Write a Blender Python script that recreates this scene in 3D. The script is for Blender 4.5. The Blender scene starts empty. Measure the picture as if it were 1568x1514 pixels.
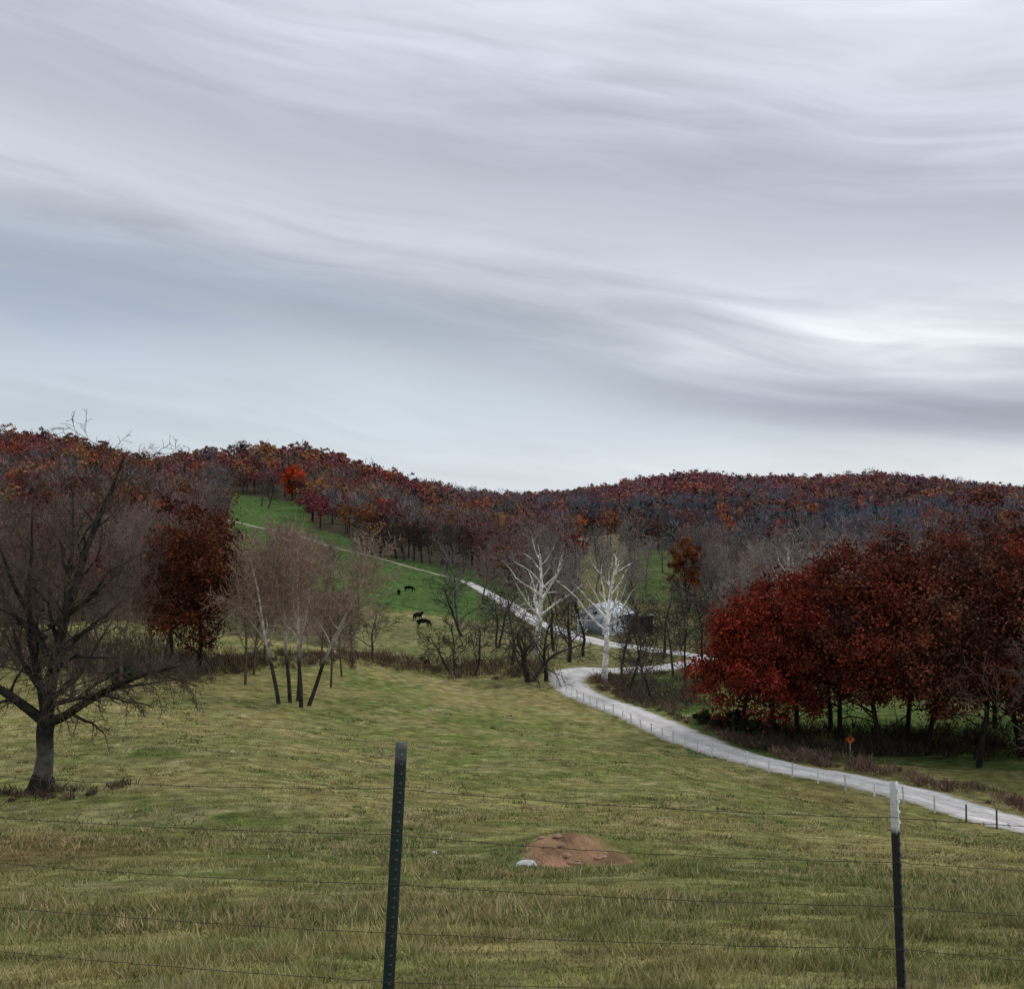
import bpy, math, random
import numpy as np
from mathutils import Vector, Matrix
RS=np.random.RandomState
scene=bpy.context.scene
scene.view_settings.view_transform='Standard'
try: scene.view_settings.look='None'
except Exception: pass
scene.view_settings.exposure=0

# ------------------------------------------------------------------ terrain height
# survey of the valley: columns by azimuth (x/y), rows by distance, z relative to eye level (m)
near=[(-20,-1.55),(0,-1.7),(3,-2.0)]
COL={
-1.3:[(6,-2.8),(20,-6.6),(50,-11),(120,-12),(300,6),(500,28),(800,20)],
-.466:[(6,-2.78),(10,-4.0),(20,-6.9),(35,-9.8),(50,-12.3),(80,-14.4),(120,-14.5),(160,-12),(200,-9),(300,0),(400,12),(500,25),(700,16)],
-.246:[(6,-2.74),(10,-4.0),(20,-6.7),(35,-9.7),(50,-12),(80,-15),(100,-16),(120,-16.6),(150,-15.5),(200,-11.5),(250,-7.5),(300,-3.5),(350,.5),(420,9),(550,25),(750,13)],
-.109:[(6,-2.72),(10,-3.95),(20,-6.7),(35,-10),(50,-12.7),(80,-16.2),(110,-18.4),(140,-19.3),(170,-18.7),(200,-16.6),(250,-12.8),(300,-8.5),(400,0),(600,12),(800,8)],
0:[(6,-2.68),(10,-3.9),(20,-6.6),(30,-9.1),(50,-13),(80,-17),(110,-19.5),(140,-20.5),(170,-19.6),(215,-18.3),(250,-15.8),(300,-13),(400,-9),(600,-3),(850,6),(1000,12)],
.1285:[(6,-2.62),(10,-3.85),(20,-6.5),(35,-10),(50,-13.1),(80,-17.6),(112,-21),(140,-21.3),(195,-20.3),(250,-17),(300,-12),(400,-4),(600,1),(850,18),(1100,10)],
.2475:[(6,-2.6),(10,-3.8),(20,-6.6),(35,-10.4),(50,-13.7),(70,-17.5),(88,-20.3),(110,-21),(150,-21),(200,-20),(300,-15),(450,-7),(650,4),(850,20),(1100,10)],
.466:[(6,-2.55),(10,-3.75),(20,-6.7),(35,-11),(50,-14.9),(70,-19.7),(90,-21),(120,-21),(200,-19),(300,-14),(450,-6),(650,5),(850,14),(1100,8)],
1.3:[(6,-2.5),(20,-7),(50,-17),(90,-21),(200,-19),(450,-4),(850,14)],
}
far=[(1600,-5),(2600,-8),(6000,-12)]
R0,R1,NR=math.log(8),math.log(6100),700
A0,A1,NA=-1.3,1.3,521
rg=np.linspace(R0,R1,NR); ag=np.linspace(A0,A1,NA)
cols=sorted(COL)
tab=[]
for c in cols:
    pts=near+COL[c]+far
    d=np.array([p[0] for p in pts],float); z=np.array([p[1] for p in pts],float)
    tab.append(np.interp(rg,np.log(d+30),z))
tab=np.array(tab)
HT=np.empty((NA,NR))
for j in range(NR): HT[:,j]=np.interp(ag,cols,tab[:,j])
def gsm(M,sig,axis):
    n=int(sig*3)+1; k=np.exp(-.5*(np.arange(-n,n+1)/sig)**2); k/=k.sum()
    pad=[(0,0),(0,0)]; pad[axis]=(n,n)
    Mp=np.pad(M,pad,mode='edge')
    return np.apply_along_axis(lambda v:np.convolve(v,k,mode='valid'),axis,Mp)
HT=gsm(HT,7,1); HT=gsm(HT,7,0)
# ridge crests: azimuth, crest distance, crest height of the ground
RID=[(-1.3,520,30),(-.466,520,32),(-.413,520,29.5),(-.375,530,25),(-.347,540,21),(-.324,550,19.5),(-.27,560,26),(-.21,570,29),(-.17,580,26),(-.139,600,21),(-.10,640,15.5),(-.07,760,14),(-.02,950,14.5),(.01,1000,14),(.05,960,16),(.09,900,19),(.13,860,25),(.167,830,28.5),(.205,830,23.5),(.25,840,24.5),(.29,840,24),(.335,850,28),(.375,850,23.5),(.42,860,19.5),(.466,870,16),(1.3,870,14)]
ra=[q[0] for q in RID]; Dr=np.interp(ag,ra,[q[1] for q in RID]); Zr=np.interp(ag,ra,[q[2] for q in RID])
Dr=gsm(Dr[:,None],5,0)[:,0]; Zr=gsm(Zr[:,None],2,0)[:,0]
for i in range(NA):
    lr=math.log(Dr[i]+30); cur=np.interp(lr,rg,HT[i])
    HT[i]+=(Zr[i]-cur)*np.exp(-((rg-lr)/.24)**2)
def H(x,y):
    x=np.asarray(x,float); y=np.asarray(y,float)
    a=x/np.sqrt(y*y+225); r=np.log(np.maximum(y,-21)+30)
    fa=np.clip((a-A0)/(A1-A0)*(NA-1),0,NA-1.001); fr=np.clip((r-R0)/(R1-R0)*(NR-1),0,NR-1.001)
    i=fa.astype(int); j=fr.astype(int); s=fa-i; t=fr-j
    z=HT[i,j]*(1-s)*(1-t)+HT[i+1,j]*s*(1-t)+HT[i,j+1]*(1-s)*t+HT[i+1,j+1]*s*t
    amp=np.clip((y-8)/60,0,1)
    z=z+amp*.18*(np.sin(x*.21+y*.09)+np.sin(y*.17-x*.06+1.3))+amp*.07*np.sin(x*.6+2)*np.sin(y*.5)
    # shallow draw crossing the pasture
    z=z-.55*np.exp(-((y-36+.35*(x+8))/6)**2)*np.exp(-((x+12)/11)**2)
    # small eroded bank in the hollow
    g=np.exp(-((x-1.6)/1.9)**2)
    tt=np.clip((y-29.6+.5*np.sin(x*1.7)-.35*(x-1.6))/1.6,0,1); tt=tt*tt*(3-2*tt)
    z=z+g*(-.45*np.exp(-((y-28.6)/1.6)**2)+.62*tt*np.exp(-(np.maximum(y-31,0)/4.0)**2))
    return z
def h1(x,y): return float(H(x,y))
def P(az,d): return (az*d,d)

def vnoise(x,y,seed):
    rs=RS(seed); T=rs.rand(256,256)
    xi=np.floor(x).astype(int); yi=np.floor(y).astype(int)
    fx=x-xi; fy=y-yi; fx=fx*fx*(3-2*fx); fy=fy*fy*(3-2*fy)
    g=lambda a,b:T[a&255,b&255]
    return (g(xi,yi)*(1-fx)+g(xi+1,yi)*fx)*(1-fy)+(g(xi,yi+1)*(1-fx)+g(xi+1,yi+1)*fx)*fy
def sstep(a,b,x): t=np.clip((x-a)/(b-a),0,1); return t*t*(3-2*t)
def mixc(c,c2,f): return c*(1-f[...,None])+np.array(c2)*f[...,None]
def inb(u,y,a,b,c,d): return (u>a)&(u<b)&(y>c)&(y<d)

def wood_density(x,y):
    x=np.asarray(x,float);y=np.asarray(y,float)
    u=x/np.maximum(y,1); n=(vnoise(x/60+9,y/60+4,5)-.5)
    lim=np.interp(u,[-1,-.47,-.33,-.275,-.262,-.255,-.19,-.18,-.15,-.135,-.05,.0,.05,.16,.175,.2,.47,1],
                    [140,140,150,165,300,420,405,340,330,292,290,250,240,235,215,170,140,140])
    dn=(y>lim+n*20).astype(float)
    dn=np.where(inb(u,y,-.29,-.14,150,212)&(dn<.5),.5,dn)
    dn=np.where(inb(u,y,-.05,.10,185,300)&(dn<.5),.40,dn)
    dn=np.where(inb(u,y,.10,.20,150,240)&(dn<.5),.35,dn)
    dn=np.where(inb(u,y,.058,.105,225,365),.10,dn); dn=np.where(inb(u,y,.06,.102,365,425),0,dn)
    dn=np.where(inb(u,y,.11,.155,240,345),.2,dn)
    dn=np.where(inb(u,y,-.125,-.03,205,286),0.0,dn)
    return dn
def soil_mask(x,y):
    a=.35; dx=x-1.8; dy=y-30.1
    p=dx*math.cos(a)+dy*math.sin(a)*.6; q=-dx*math.sin(a)+dy*math.cos(a)
    f=np.exp(-(p/1.45)**2-(q/1.35)**2)
    n=.5*vnoise(x/.35+3,y/.35,51)+.5*vnoise(x/.9,y/.8,52)
    return sstep(.42,.60,f*.88+n*.38)
def ground_color(x,y):
    u=x/np.maximum(y,1)
    n1=vnoise(x/4,y/3.2,1); n2=vnoise(x/1.3,y/1.2,2); n3=vnoise(x/17,y/20,3); n4=vnoise(x/.5,y/.5,8); n5=vnoise(x/2.2+7,y/2.0,9)
    c=np.ones(x.shape+(3,))*np.array([.305,.262,.110])
    g=sstep(.38,.64,.35*n1+.3*n2+.35*n3)
    c=mixc(c,[.168,.196,.062],g*.78)
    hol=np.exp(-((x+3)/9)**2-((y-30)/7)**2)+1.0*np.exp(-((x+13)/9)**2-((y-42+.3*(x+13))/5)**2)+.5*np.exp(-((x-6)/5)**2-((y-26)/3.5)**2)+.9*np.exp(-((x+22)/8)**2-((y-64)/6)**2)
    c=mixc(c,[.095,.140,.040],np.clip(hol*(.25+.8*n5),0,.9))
    br=1.4*np.exp(-((x+14)/7)**2-((y-31)/6)**2)+.5*np.exp(-((x+4)/5)**2-((y-17)/4)**2)+.7*np.exp(-((x-21)/6)**2-((y-75)/10)**2)+.5*np.exp(-((x-5)/4)**2-((y-12)/3)**2)
    c=mixc(c,[.195,.128,.064],np.clip(br*(.2+.8*n1),0,.8))
    dead=sstep(.5,.8,n5*.4+n2*.6)*sstep(6,25,y)
    c=mixc(c,[.39,.325,.175],dead*.5)
    c=mixc(c,[.44,.235,.165],soil_mask(x,y)*.97)
    hf=sstep(148,158,y)*(1-sstep(198,206,y+n3*8))
    c=mixc(c,[.22,.205,.10],hf*.7)
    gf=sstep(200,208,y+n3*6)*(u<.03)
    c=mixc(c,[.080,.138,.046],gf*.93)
    gr=((u>.11)&(y>118)&(y<152)|(u>.16)&(y>92)&(y<150)|(u>.1)&(u<.17)&(y>240)&(y<350)).astype(float)
    c=mixc(c,[.085,.145,.045],gr*(.6+.4*n1))
    th=inb(u,y,.05,.108,330,450).astype(float)
    c=mixc(c,[.27,.22,.13],th)
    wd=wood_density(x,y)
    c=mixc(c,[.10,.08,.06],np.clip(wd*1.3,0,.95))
    return c*(.8+.4*n4)[...,None]

# ------------------------------------------------------------------ mesh helpers
def mesh_obj(name,V,F,C=None,mat=None,smooth=False,parent=None):
    V=np.ascontiguousarray(V,dtype=np.float32); F=np.ascontiguousarray(F,dtype=np.int32)
    k=F.shape[1]; m=bpy.data.meshes.new(name)
    m.vertices.add(len(V)); m.vertices.foreach_set('co',V.ravel())
    m.loops.add(F.size); m.loops.foreach_set('vertex_index',F.ravel())
    m.polygons.add(len(F)); m.polygons.foreach_set('loop_start',np.arange(0,F.size,k,dtype=np.int32))
    m.polygons.foreach_set('loop_total',np.full(len(F),k,dtype=np.int32))
    if smooth: m.polygons.foreach_set('use_smooth',np.ones(len(F),dtype=bool))
    m.update(calc_edges=True)
    if C is not None:
        a=m.color_attributes.new('Col','FLOAT_COLOR','POINT')
        CC=np.ones((len(V),4),np.float32); CC[:,:3]=C; a.data.foreach_set('color',CC.ravel())
    o=bpy.data.objects.new(name,m); scene.collection.objects.link(o)
    if mat: m.materials.append(mat)
    if parent: o.parent=parent
    return o
def empty(name,loc=(0,0,0)):
    e=bpy.data.objects.new(name,None); e.location=loc; e.empty_display_size=.3
    scene.collection.objects.link(e); return e

def tube_arrays(polys,sides):
    p0=[];p1=[];t0=[];t1=[];r0=[];r1=[];c0=[];c1=[]
    for pts,rad,col in polys:
        n=len(pts); T=[]
        for i in range(n):
            a=pts[max(i-1,0)]; b=pts[min(i+1,n-1)]
            T.append((b[0]-a[0],b[1]-a[1],b[2]-a[2]))
        for i in range(n-1):
            p0.append(pts[i][:3]);p1.append(pts[i+1][:3]);t0.append(T[i]);t1.append(T[i+1]);r0.append(rad[i]);r1.append(rad[i+1]);c0.append(col[i]);c1.append(col[i+1])
    p0=np.array(p0);p1=np.array(p1);t0=np.array(t0);t1=np.array(t1);r0=np.array(r0);r1=np.array(r1)
    ref=np.array([.83,.52,.21])
    def ring(p,t,r):
        t=t/(np.linalg.norm(t,axis=1,keepdims=True)+1e-9)
        u=np.cross(t,ref); u/=np.linalg.norm(u,axis=1,keepdims=True)+1e-9
        v=np.cross(t,u)
        an=np.arange(sides)*2*math.pi/sides
        return p[:,None,:]+r[:,None,None]*(u[:,None,:]*np.cos(an)[None,:,None]+v[:,None,:]*np.sin(an)[None,:,None])
    V=np.concatenate([ring(p0,t0,r0),ring(p1,t1,r1)],axis=1)
    n=len(p0)
    base=np.arange(n)[:,None]*(2*sides)
    i=np.arange(sides); j=(i+1)%sides
    F=np.stack([i,j,j+sides,i+sides],axis=1)[None]+base[:,:,None]
    C=np.concatenate([np.repeat(np.array(c0)[:,None,:],sides,1),np.repeat(np.array(c1)[:,None,:],sides,1)],axis=1)
    return V.reshape(-1,3),F.reshape(-1,4),C.reshape(-1,3)

def grow(out,p,d,L,r,lvl,PR,rng):
    n=PR['nseg'][lvl]; seg=L/n; wig=PR['wig'][lvl]; up=PR['up'][lvl]
    pts=[p.copy()]; rad=[r]; dirs=[d.copy()]
    tap=PR['taper'][lvl]
    for i in range(n):
        d=d+Vector((rng.gauss(0,wig),rng.gauss(0,wig),rng.gauss(0,wig)+up)); d.normalize()
        p=p+d*seg; pts.append(p.copy()); rad.append(max(PR['rmin'],r*(1-(1-tap)*(i+1)/n))); dirs.append(d.copy())
    col=[PR['col'](q,rr,rng) for q,rr in zip(pts,rad)]
    out.append((pts,rad,col))
    if lvl+1>=len(PR['nseg']): return
    nc=PR['nch'][lvl]; az=rng.uniform(0,6.28)
    st=PR['start'][lvl]
    for k in range(nc):
        f=st+(1-st)*((k+rng.uniform(.1,.9))/nc)
        fi=f*n; i=min(int(fi),n-1); s=fi-i
        q=pts[i].lerp(pts[i+1],s); dd=dirs[i+1]; rr=rad[i]*(1-s)+rad[i+1]*s
        az+=2.4+rng.uniform(-.4,.4)
        a=dd.cross(Vector((.3,.9,.1))); 
        a.normalize(); b=dd.cross(a)
        an=math.radians(rng.uniform(*PR['ang'][lvl]))
        nd=dd*math.cos(an)+(a*math.cos(az)+b*math.sin(az))*math.sin(an)
        ll=PR['len'][lvl]*L*(1-PR['fall'][lvl]*(f-st)/(1.0001-st))*rng.uniform(.75,1.25)
        grow(out,q,nd,ll,max(PR['rmin'],rr*PR['rr'][lvl]*rng.uniform(.75,1)),lvl+1,PR,rng)

def bark(c,c2=None,vari=.15):
    c=Vector(c)
    def f(q,r,rng):
        k=1+rng.uniform(-vari,vari); return (c[0]*k,c[1]*k,c[2]*k)
    return f
def split_sides(out,thr):
    big=[o for o in out if o[1][0]>=thr]; sm=[o for o in out if o[1][0]<thr]
    parts=[]
    if big: parts.append(tube_arrays(big,8))
    if sm: parts.append(tube_arrays(sm,3))
    V=[];F=[];C=[];n=0
    for v,f,c in parts: V.append(v);F.append(f+n);C.append(c);n+=len(v)
    return np.concatenate(V),np.concatenate(F),np.concatenate(C)

# ------------------------------------------------------------------ materials
def nodes(m): m.use_nodes=True; nt=m.node_tree; return nt,nt.nodes,nt.links
def attr_mat(name,scale=2.0,lo=.7,hi=1.25,rough=.9,bump=0,det=2,diffuse=True):
    m=bpy.data.materials.new(name); nt,N,L=nodes(m); b=N['Principled BSDF']
    a=N.new('ShaderNodeAttribute'); a.attribute_name='Col'
    tc=N.new('ShaderNodeTexCoord')
    no=N.new('ShaderNodeTexNoise'); no.inputs['Scale'].default_value=scale; no.inputs['Detail'].default_value=det
    L.new(tc.outputs['Object'],no.inputs['Vector'])
    mr=N.new('ShaderNodeMapRange'); mr.inputs[1].default_value=.3; mr.inputs[2].default_value=.7; mr.inputs[3].default_value=lo; mr.inputs[4].default_value=hi
    L.new(no.outputs['Fac'],mr.inputs[0])
    vm=N.new('ShaderNodeVectorMath'); vm.operation='SCALE'
    L.new(a.outputs['Color'],vm.inputs[0]); L.new(mr.outputs[0],vm.inputs['Scale'])
    if diffuse:
        N.remove(b); b=N.new('ShaderNodeBsdfDiffuse'); L.new(vm.outputs[0],b.inputs['Color']); L.new(b.outputs[0],N['Material Output'].inputs[0])
    else:
        b.inputs['Roughness'].default_value=rough; b.inputs['Specular IOR Level'].default_value=.2
        L.new(vm.outputs[0],b.inputs['Base Color'])
    if bump:
        bp=N.new('ShaderNodeBump'); bp.inputs['Strength'].default_value=bump; bp.inputs['Distance'].default_value=.05
        L.new(no.outputs['Fac'],bp.inputs['Height']); L.new(bp.outputs[0],b.inputs['Normal'])
    return m
M_oakbark=attr_mat('furrowed_bark',3.5,.45,1.45,.95,.9,7)
M_bark=attr_mat('bark',2.0,.6,1.35,.95,0,1)
M_leaf=attr_mat('leaves',.6,.75,1.25,.8,0,0)
M_grass=attr_mat('grass_blades',1.5,.8,1.2,.85,0,0)
M_paint=attr_mat('post_paint',30,.8,1.15,.5,0,4,False)
M_wood=attr_mat('weathered',5,.75,1.2,.85,0,4)

def ground_mat():
    m=bpy.data.materials.new('pasture_ground'); nt,N,L=nodes(m); N.remove(N['Principled BSDF']); b=N.new('ShaderNodeBsdfDiffuse'); L.new(b.outputs[0],N['Material Output'].inputs[0])
    a=N.new('ShaderNodeAttribute'); a.attribute_name='Col'
    tc=N.new('ShaderNodeTexCoord')
    def noise(sc,sx,sy,det=8,ro=.6):
        mp=N.new('ShaderNodeMapping'); mp.inputs['Scale'].default_value=(sx,sy,0.3); L.new(tc.outputs['Object'],mp.inputs[0])
        n=N.new('ShaderNodeTexNoise'); n.inputs['Scale'].default_value=sc; n.inputs['Detail'].default_value=det; n.inputs['Roughness'].default_value=ro
        L.new(mp.outputs[0],n.inputs['Vector']); return n
    n1=noise(1.1,.8,.8,7,.7); n2=noise(.22,.7,1.0,4,.6)
    def rng(n,a0,a1,b0,b1):
        r=N.new('ShaderNodeMapRange'); 
        for i,v in enumerate((a0,a1,b0,b1)): r.inputs[i+1].default_value=v
        L.new(n.outputs['Fac'],r.inputs[0]); return r
    r1=rng(n1,.36,.64,.50,1.40)
    tint=N.new('ShaderNodeMix'); tint.data_type='RGBA'; tint.blend_type='MULTIPLY'
    r2=rng(n2,.48,.62,0,.75); L.new(r2.outputs[0],tint.inputs[0]); L.new(a.outputs['Color'],tint.inputs[6]); tint.inputs[7].default_value=(.68,.84,.62,1)
    vm=N.new('ShaderNodeVectorMath'); vm.operation='SCALE'
    L.new(tint.outputs[2],vm.inputs[0]); L.new(r1.outputs[0],vm.inputs['Scale'])
    L.new(vm.outputs[0],b.inputs['Color'])
    bp=N.new('ShaderNodeBump'); bp.inputs['Strength'].default_value=.9; bp.inputs['Distance'].default_value=.2
    L.new(r1.outputs[0],bp.inputs['Height']); L.new(bp.outputs[0],b.inputs['Normal'])
    return m
def simple_noise_mat(name,c1,c2,scale,rough=.9,bump=.3,det=8,spec=.2):
    m=bpy.data.materials.new(name); nt,N,L=nodes(m); b=N['Principled BSDF']; b.inputs['Roughness'].default_value=rough
    b.inputs['Specular IOR Level'].default_value=spec
    tc=N.new('ShaderNodeTexCoord'); n=N.new('ShaderNodeTexNoise'); n.inputs['Scale'].default_value=scale; n.inputs['Detail'].default_value=det; n.inputs['Roughness'].default_value=.65
    L.new(tc.outputs['Object'],n.inputs['Vector'])
    r=N.new('ShaderNodeValToRGB'); r.color_ramp.elements[0].position=.35; r.color_ramp.elements[1].position=.65
    r.color_ramp.elements[0].color=(*c1,1); r.color_ramp.elements[1].color=(*c2,1)
    L.new(n.outputs['Fac'],r.inputs[0]); L.new(r.outputs[0],b.inputs['Base Color'])
    bp=N.new('ShaderNodeBump'); bp.inputs['Strength'].default_value=bump; bp.inputs['Distance'].default_value=.05
    L.new(n.outputs['Fac'],bp.inputs['Height']); L.new(bp.outputs[0],b.inputs['Normal'])
    return m

# ------------------------------------------------------------------ ground sheet
nr,na=820,640
r=np.linspace(math.log(10),math.log(5500),nr); yy=np.exp(r)-30
aa=np.linspace(-1.25,1.25,na)
Y,A=np.meshgrid(yy,aa,indexing='ij'); X=A*np.sqrt(Y*Y+225)
Z=H(X,Y)
V=np.stack([X,Y,Z],-1).reshape(-1,3)
i,j=np.meshgrid(np.arange(nr-1),np.arange(na-1),indexing='ij'); i=i.ravel(); j=j.ravel()
F=np.stack([i*na+j,i*na+j+1,(i+1)*na+j+1,(i+1)*na+j],1)
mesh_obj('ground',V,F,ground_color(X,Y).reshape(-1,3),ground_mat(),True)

# ------------------------------------------------------------------ roads
def catmull(pts,n=14):
    pts=[np.array(p,float) for p in pts]; out=[]
    for k in range(len(pts)-1):
        p0=pts[max(k-1,0)];p1=pts[k];p2=pts[k+1];p3=pts[min(k+2,len(pts)-1)]
        for s in np.linspace(0,1,n,endpoint=False):
            out.append(.5*((2*p1)+(-p0+p2)*s+(2*p0-5*p1+4*p2-p3)*s*s+(-p0+3*p1-3*p2+p3)*s**3))
    out.append(pts[-1]); return np.array(out)
def ribbon(name,path,widths,lift,mat,cross=9,rag=0.25,seed=1):
    n=len(path); T=np.gradient(path,axis=0); T/=np.linalg.norm(T,axis=1,keepdims=True); Nn=np.stack([-T[:,1],T[:,0]],1)
    s=np.linspace(-1,1,cross); rs=RS(seed)
    w=widths/2+rs.uniform(-rag,rag,n)
    XY=path[:,None,:]+Nn[:,None,:]*(s[None,:,None]*w[:,None,None])
    Zz=H(XY[...,0],XY[...,1])+lift*(1-.9*np.abs(s)**4)[None]
    V=np.concatenate([XY,Zz[...,None]],-1).reshape(-1,3)
    # gravel: paler wheel tracks, browner crown and edges
    wn=vnoise(XY[...,0]/1.5,XY[...,1]/1.5,71)
    tr=np.exp(-((np.abs(s)-.42)/.2)**2)[None]*np.ones((n,1))
    c=np.array([.50,.475,.45])*(1-tr[...,None])+np.array([.66,.64,.62])*tr[...,None]
    c=c*(.85+.3*wn)[...,None]; c[:,[0,-1]]*=np.array([.62,.6,.5])
    i,j=np.meshgrid(np.arange(n-1),np.arange(cross-1),indexing='ij'); i=i.ravel(); j=j.ravel()
    F=np.stack([i*cross+j,(i+1)*cross+j,(i+1)*cross+j+1,i*cross+j+1],1)
    if name=='farm_track': c=c*np.array([.56,.56,.42])
    return mesh_obj(name,V,F,c.reshape(-1,3),mat,True)
road_pts=[P(.9,46),P(.62,57),P(.466,69),P(.357,79),P(.2475,88.5),P(.19,97),P(.1285,112),P(.09,123),P(.062,133),P(.05,142),P(.058,149),P(.085,153),P(.13,156),P(.165,160),P(.178,166),P(.155,172),P(.12,177),P(.07,184),P(.035,198),P(.008,216),P(-.026,245),P(-.062,264),P(-.133,288),P(-.205,318),P(-.25,338),P(-.30,368)]
rp=catmull(road_pts,16)
M_gravel=attr_mat('gravel',1.6,.82,1.15,.95,.3,7)
k=int(16*20)+8
wd=np.interp(rp[:,1],[100,150,190,260],[5.2,5.0,4.0,3.0])
ribbon('gravel_road',rp[:k+1],wd[:k+1],.14,M_gravel)
ribbon('farm_track',rp[k:],np.full(len(rp)-k,2.0),.10,M_gravel,5,.3)

M_soil=simple_noise_mat('bare_soil',(.22,.13,.095),(.40,.25,.18),3,1,.8)
M_stone=simple_noise_mat('stone',(.28,.28,.27),(.55,.55,.54),5,.8,.6)
def rock(name,x,y,sx,sy,sz,seed,mat):
    import bmesh
    rs=RS(seed); bm=bmesh.new(); bmesh.ops.create_icosphere(bm,subdivisions=3,radius=1)
    ph=rs.uniform(0,6,9)
    for v in bm.verts:
        c=v.co; k=1+.13*math.sin(3*c.x+ph[0])+.12*math.sin(4*c.y+ph[1])+.1*math.sin(5*c.z+ph[2])+.05*math.sin(9*c.x+7*c.y+ph[3])
        v.co=Vector((c.x*k*sx,c.y*k*sy,max(-.4,min(.6,c.z*k))*sz))
    m=bpy.data.meshes.new(name); bm.to_mesh(m); bm.free(); o=bpy.data.objects.new(name,m); scene.collection.objects.link(o)
    o.location=(x,y,h1(x,y)+.25*sz); m.materials.append(mat); o.rotation_euler[2]=rs.uniform(0,3); return o
rock('flat_stone',.42,29.2,.34,.28,.16,2,M_stone)
rs=RS(77)
for k in range(14):
    rock('soil_clod',1.0+rs.uniform(-.3,1.7),30.1+rs.uniform(-1.3,1.3),.05+.1*rs.rand(),.1,.07,20+k,M_soil)
rock('field_stone',-2.2,31,.10,.1,.08,51,M_stone)

# ------------------------------------------------------------------ grass
def blades(name,x,y,hh,ww,col,seed,lean=.45):
    rs=RS(seed); n=len(x); z=H(x,y)
    an=rs.uniform(0,math.pi,n); dx=np.cos(an)*ww/2; dy=np.sin(an)*ww/2
    lx=rs.normal(0,lean,n)*hh; ly=rs.normal(0,lean,n)*hh
    b=np.stack([x,y,z-.01],1)
    v0=b-np.stack([dx,dy,0*dx],1); v1=b+np.stack([dx,dy,0*dx],1)
    v2=b+np.stack([lx,ly,hh],1)
    V=np.stack([v0,v1,v2],1).reshape(-1,3); F=np.arange(3*n).reshape(-1,3)
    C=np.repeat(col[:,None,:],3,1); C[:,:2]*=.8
    return mesh_obj(name,V,F,C.reshape(-1,3),M_grass)
rs=RS(5); n=400000
y=np.exp(rs.uniform(math.log(4.3),math.log(85),n)); u=rs.uniform(-.62,.62,n); x=u*y
tus=vnoise(x/.55,y/.7,31)*.45+vnoise(x/.2,y/.25,32)*.3+vnoise(x/1.6,y/1.6,33)*.25
keep=rs.rand(n)<(.35+.9*sstep(.35,.68,tus)); x=x[keep];y=y[keep];tus=tus[keep]; n=len(x)
ts=sstep(.35,.75,tus)
hh=(.045+.10*ts**1.5)*rs.uniform(.5,1.3,n); ww=(.005+.0008*y)*rs.uniform(.7,1.4,n)
c=ground_color(x,y); t=rs.rand(n)
c=c*(.78+.5*rs.rand(n))[:,None]*(.88+.4*ts)[:,None]
c=mixc(c,[.50,.42,.255],(t>.80)*.6); c=mixc(c,[.125,.19,.053],(t<.25)*.6)
k=(rs.rand(n)>soil_mask(x,y)*.97)
X1,Y1,H1,W1,C1=x[k],y[k],hh[k],ww[k],c[k]
# taller tussocks further down the slope, grown in clumps
m=4200; cy=np.exp(rs.uniform(math.log(13),math.log(110),m)); cx=rs.uniform(-.6,.47,m)*cy
kk=(vnoise(cx/5,cy/4,61)>.42)&(cx<.95*np.interp(cy,[60,80,100,140],[32,24,17,5])+99*(cy<60)); cx=cx[kk];cy=cy[kk];m=len(cx)
per=16; R=rs.uniform(.10,.32,m)
x=np.repeat(cx,per)+rs.normal(0,1,m*per)*np.repeat(R,per)*1.5; y=np.repeat(cy,per)+rs.normal(0,1,m*per)*np.repeat(R,per)
hh=np.repeat(rs.uniform(.10,.24,m),per)*rs.uniform(.5,1.1,m*per); ww=.012+.0011*y
bc_=np.where((rs.rand(m)<.65)[:,None],np.array([[.40,.325,.17]]),np.array([[.15,.185,.062]]))*rs.uniform(.75,1.15,(m,1))
c=np.repeat(bc_,per,0)*rs.uniform(.8,1.2,(m*per,1))
k=(soil_mask(x,y)<.1)&~((np.abs(x-1.6)<1.6)&(y>25)&(y<31))
blades('pasture_grass',np.r_[X1,x[k]],np.r_[Y1,y[k]],np.r_[H1,hh[k]],np.r_[W1,ww[k]],np.r_[C1,c[k]],6)
rs=RS(9); X=[];Y_=[];HH=[];CC=[]
for k in range(110):
    cx=rs.uniform(-4.2,4.2); cy=6.0-cx*.1+rs.normal(0,.6)+.35
    if -.2<cx<1.2 and rs.rand()<.6: continue
    m=rs.randint(14,50); s=rs.uniform(.35,.85)
    X.append(cx+rs.normal(0,.07,m)); Y_.append(cy+rs.normal(0,.07,m)); HH.append(rs.uniform(.12,.40,m)*s)
    base=np.array([.50,.43,.28]) if rs.rand()<.7 else np.array([.31,.29,.14])
    CC.append(base*rs.uniform(.55,1.15,(m,1)))
X=np.concatenate(X);Y_=np.concatenate(Y_);HH=np.concatenate(HH);CC=np.concatenate(CC)
blades('dry_grass_tufts',X,Y_,HH,np.full(len(X),.006),CC,10,.28)

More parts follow.
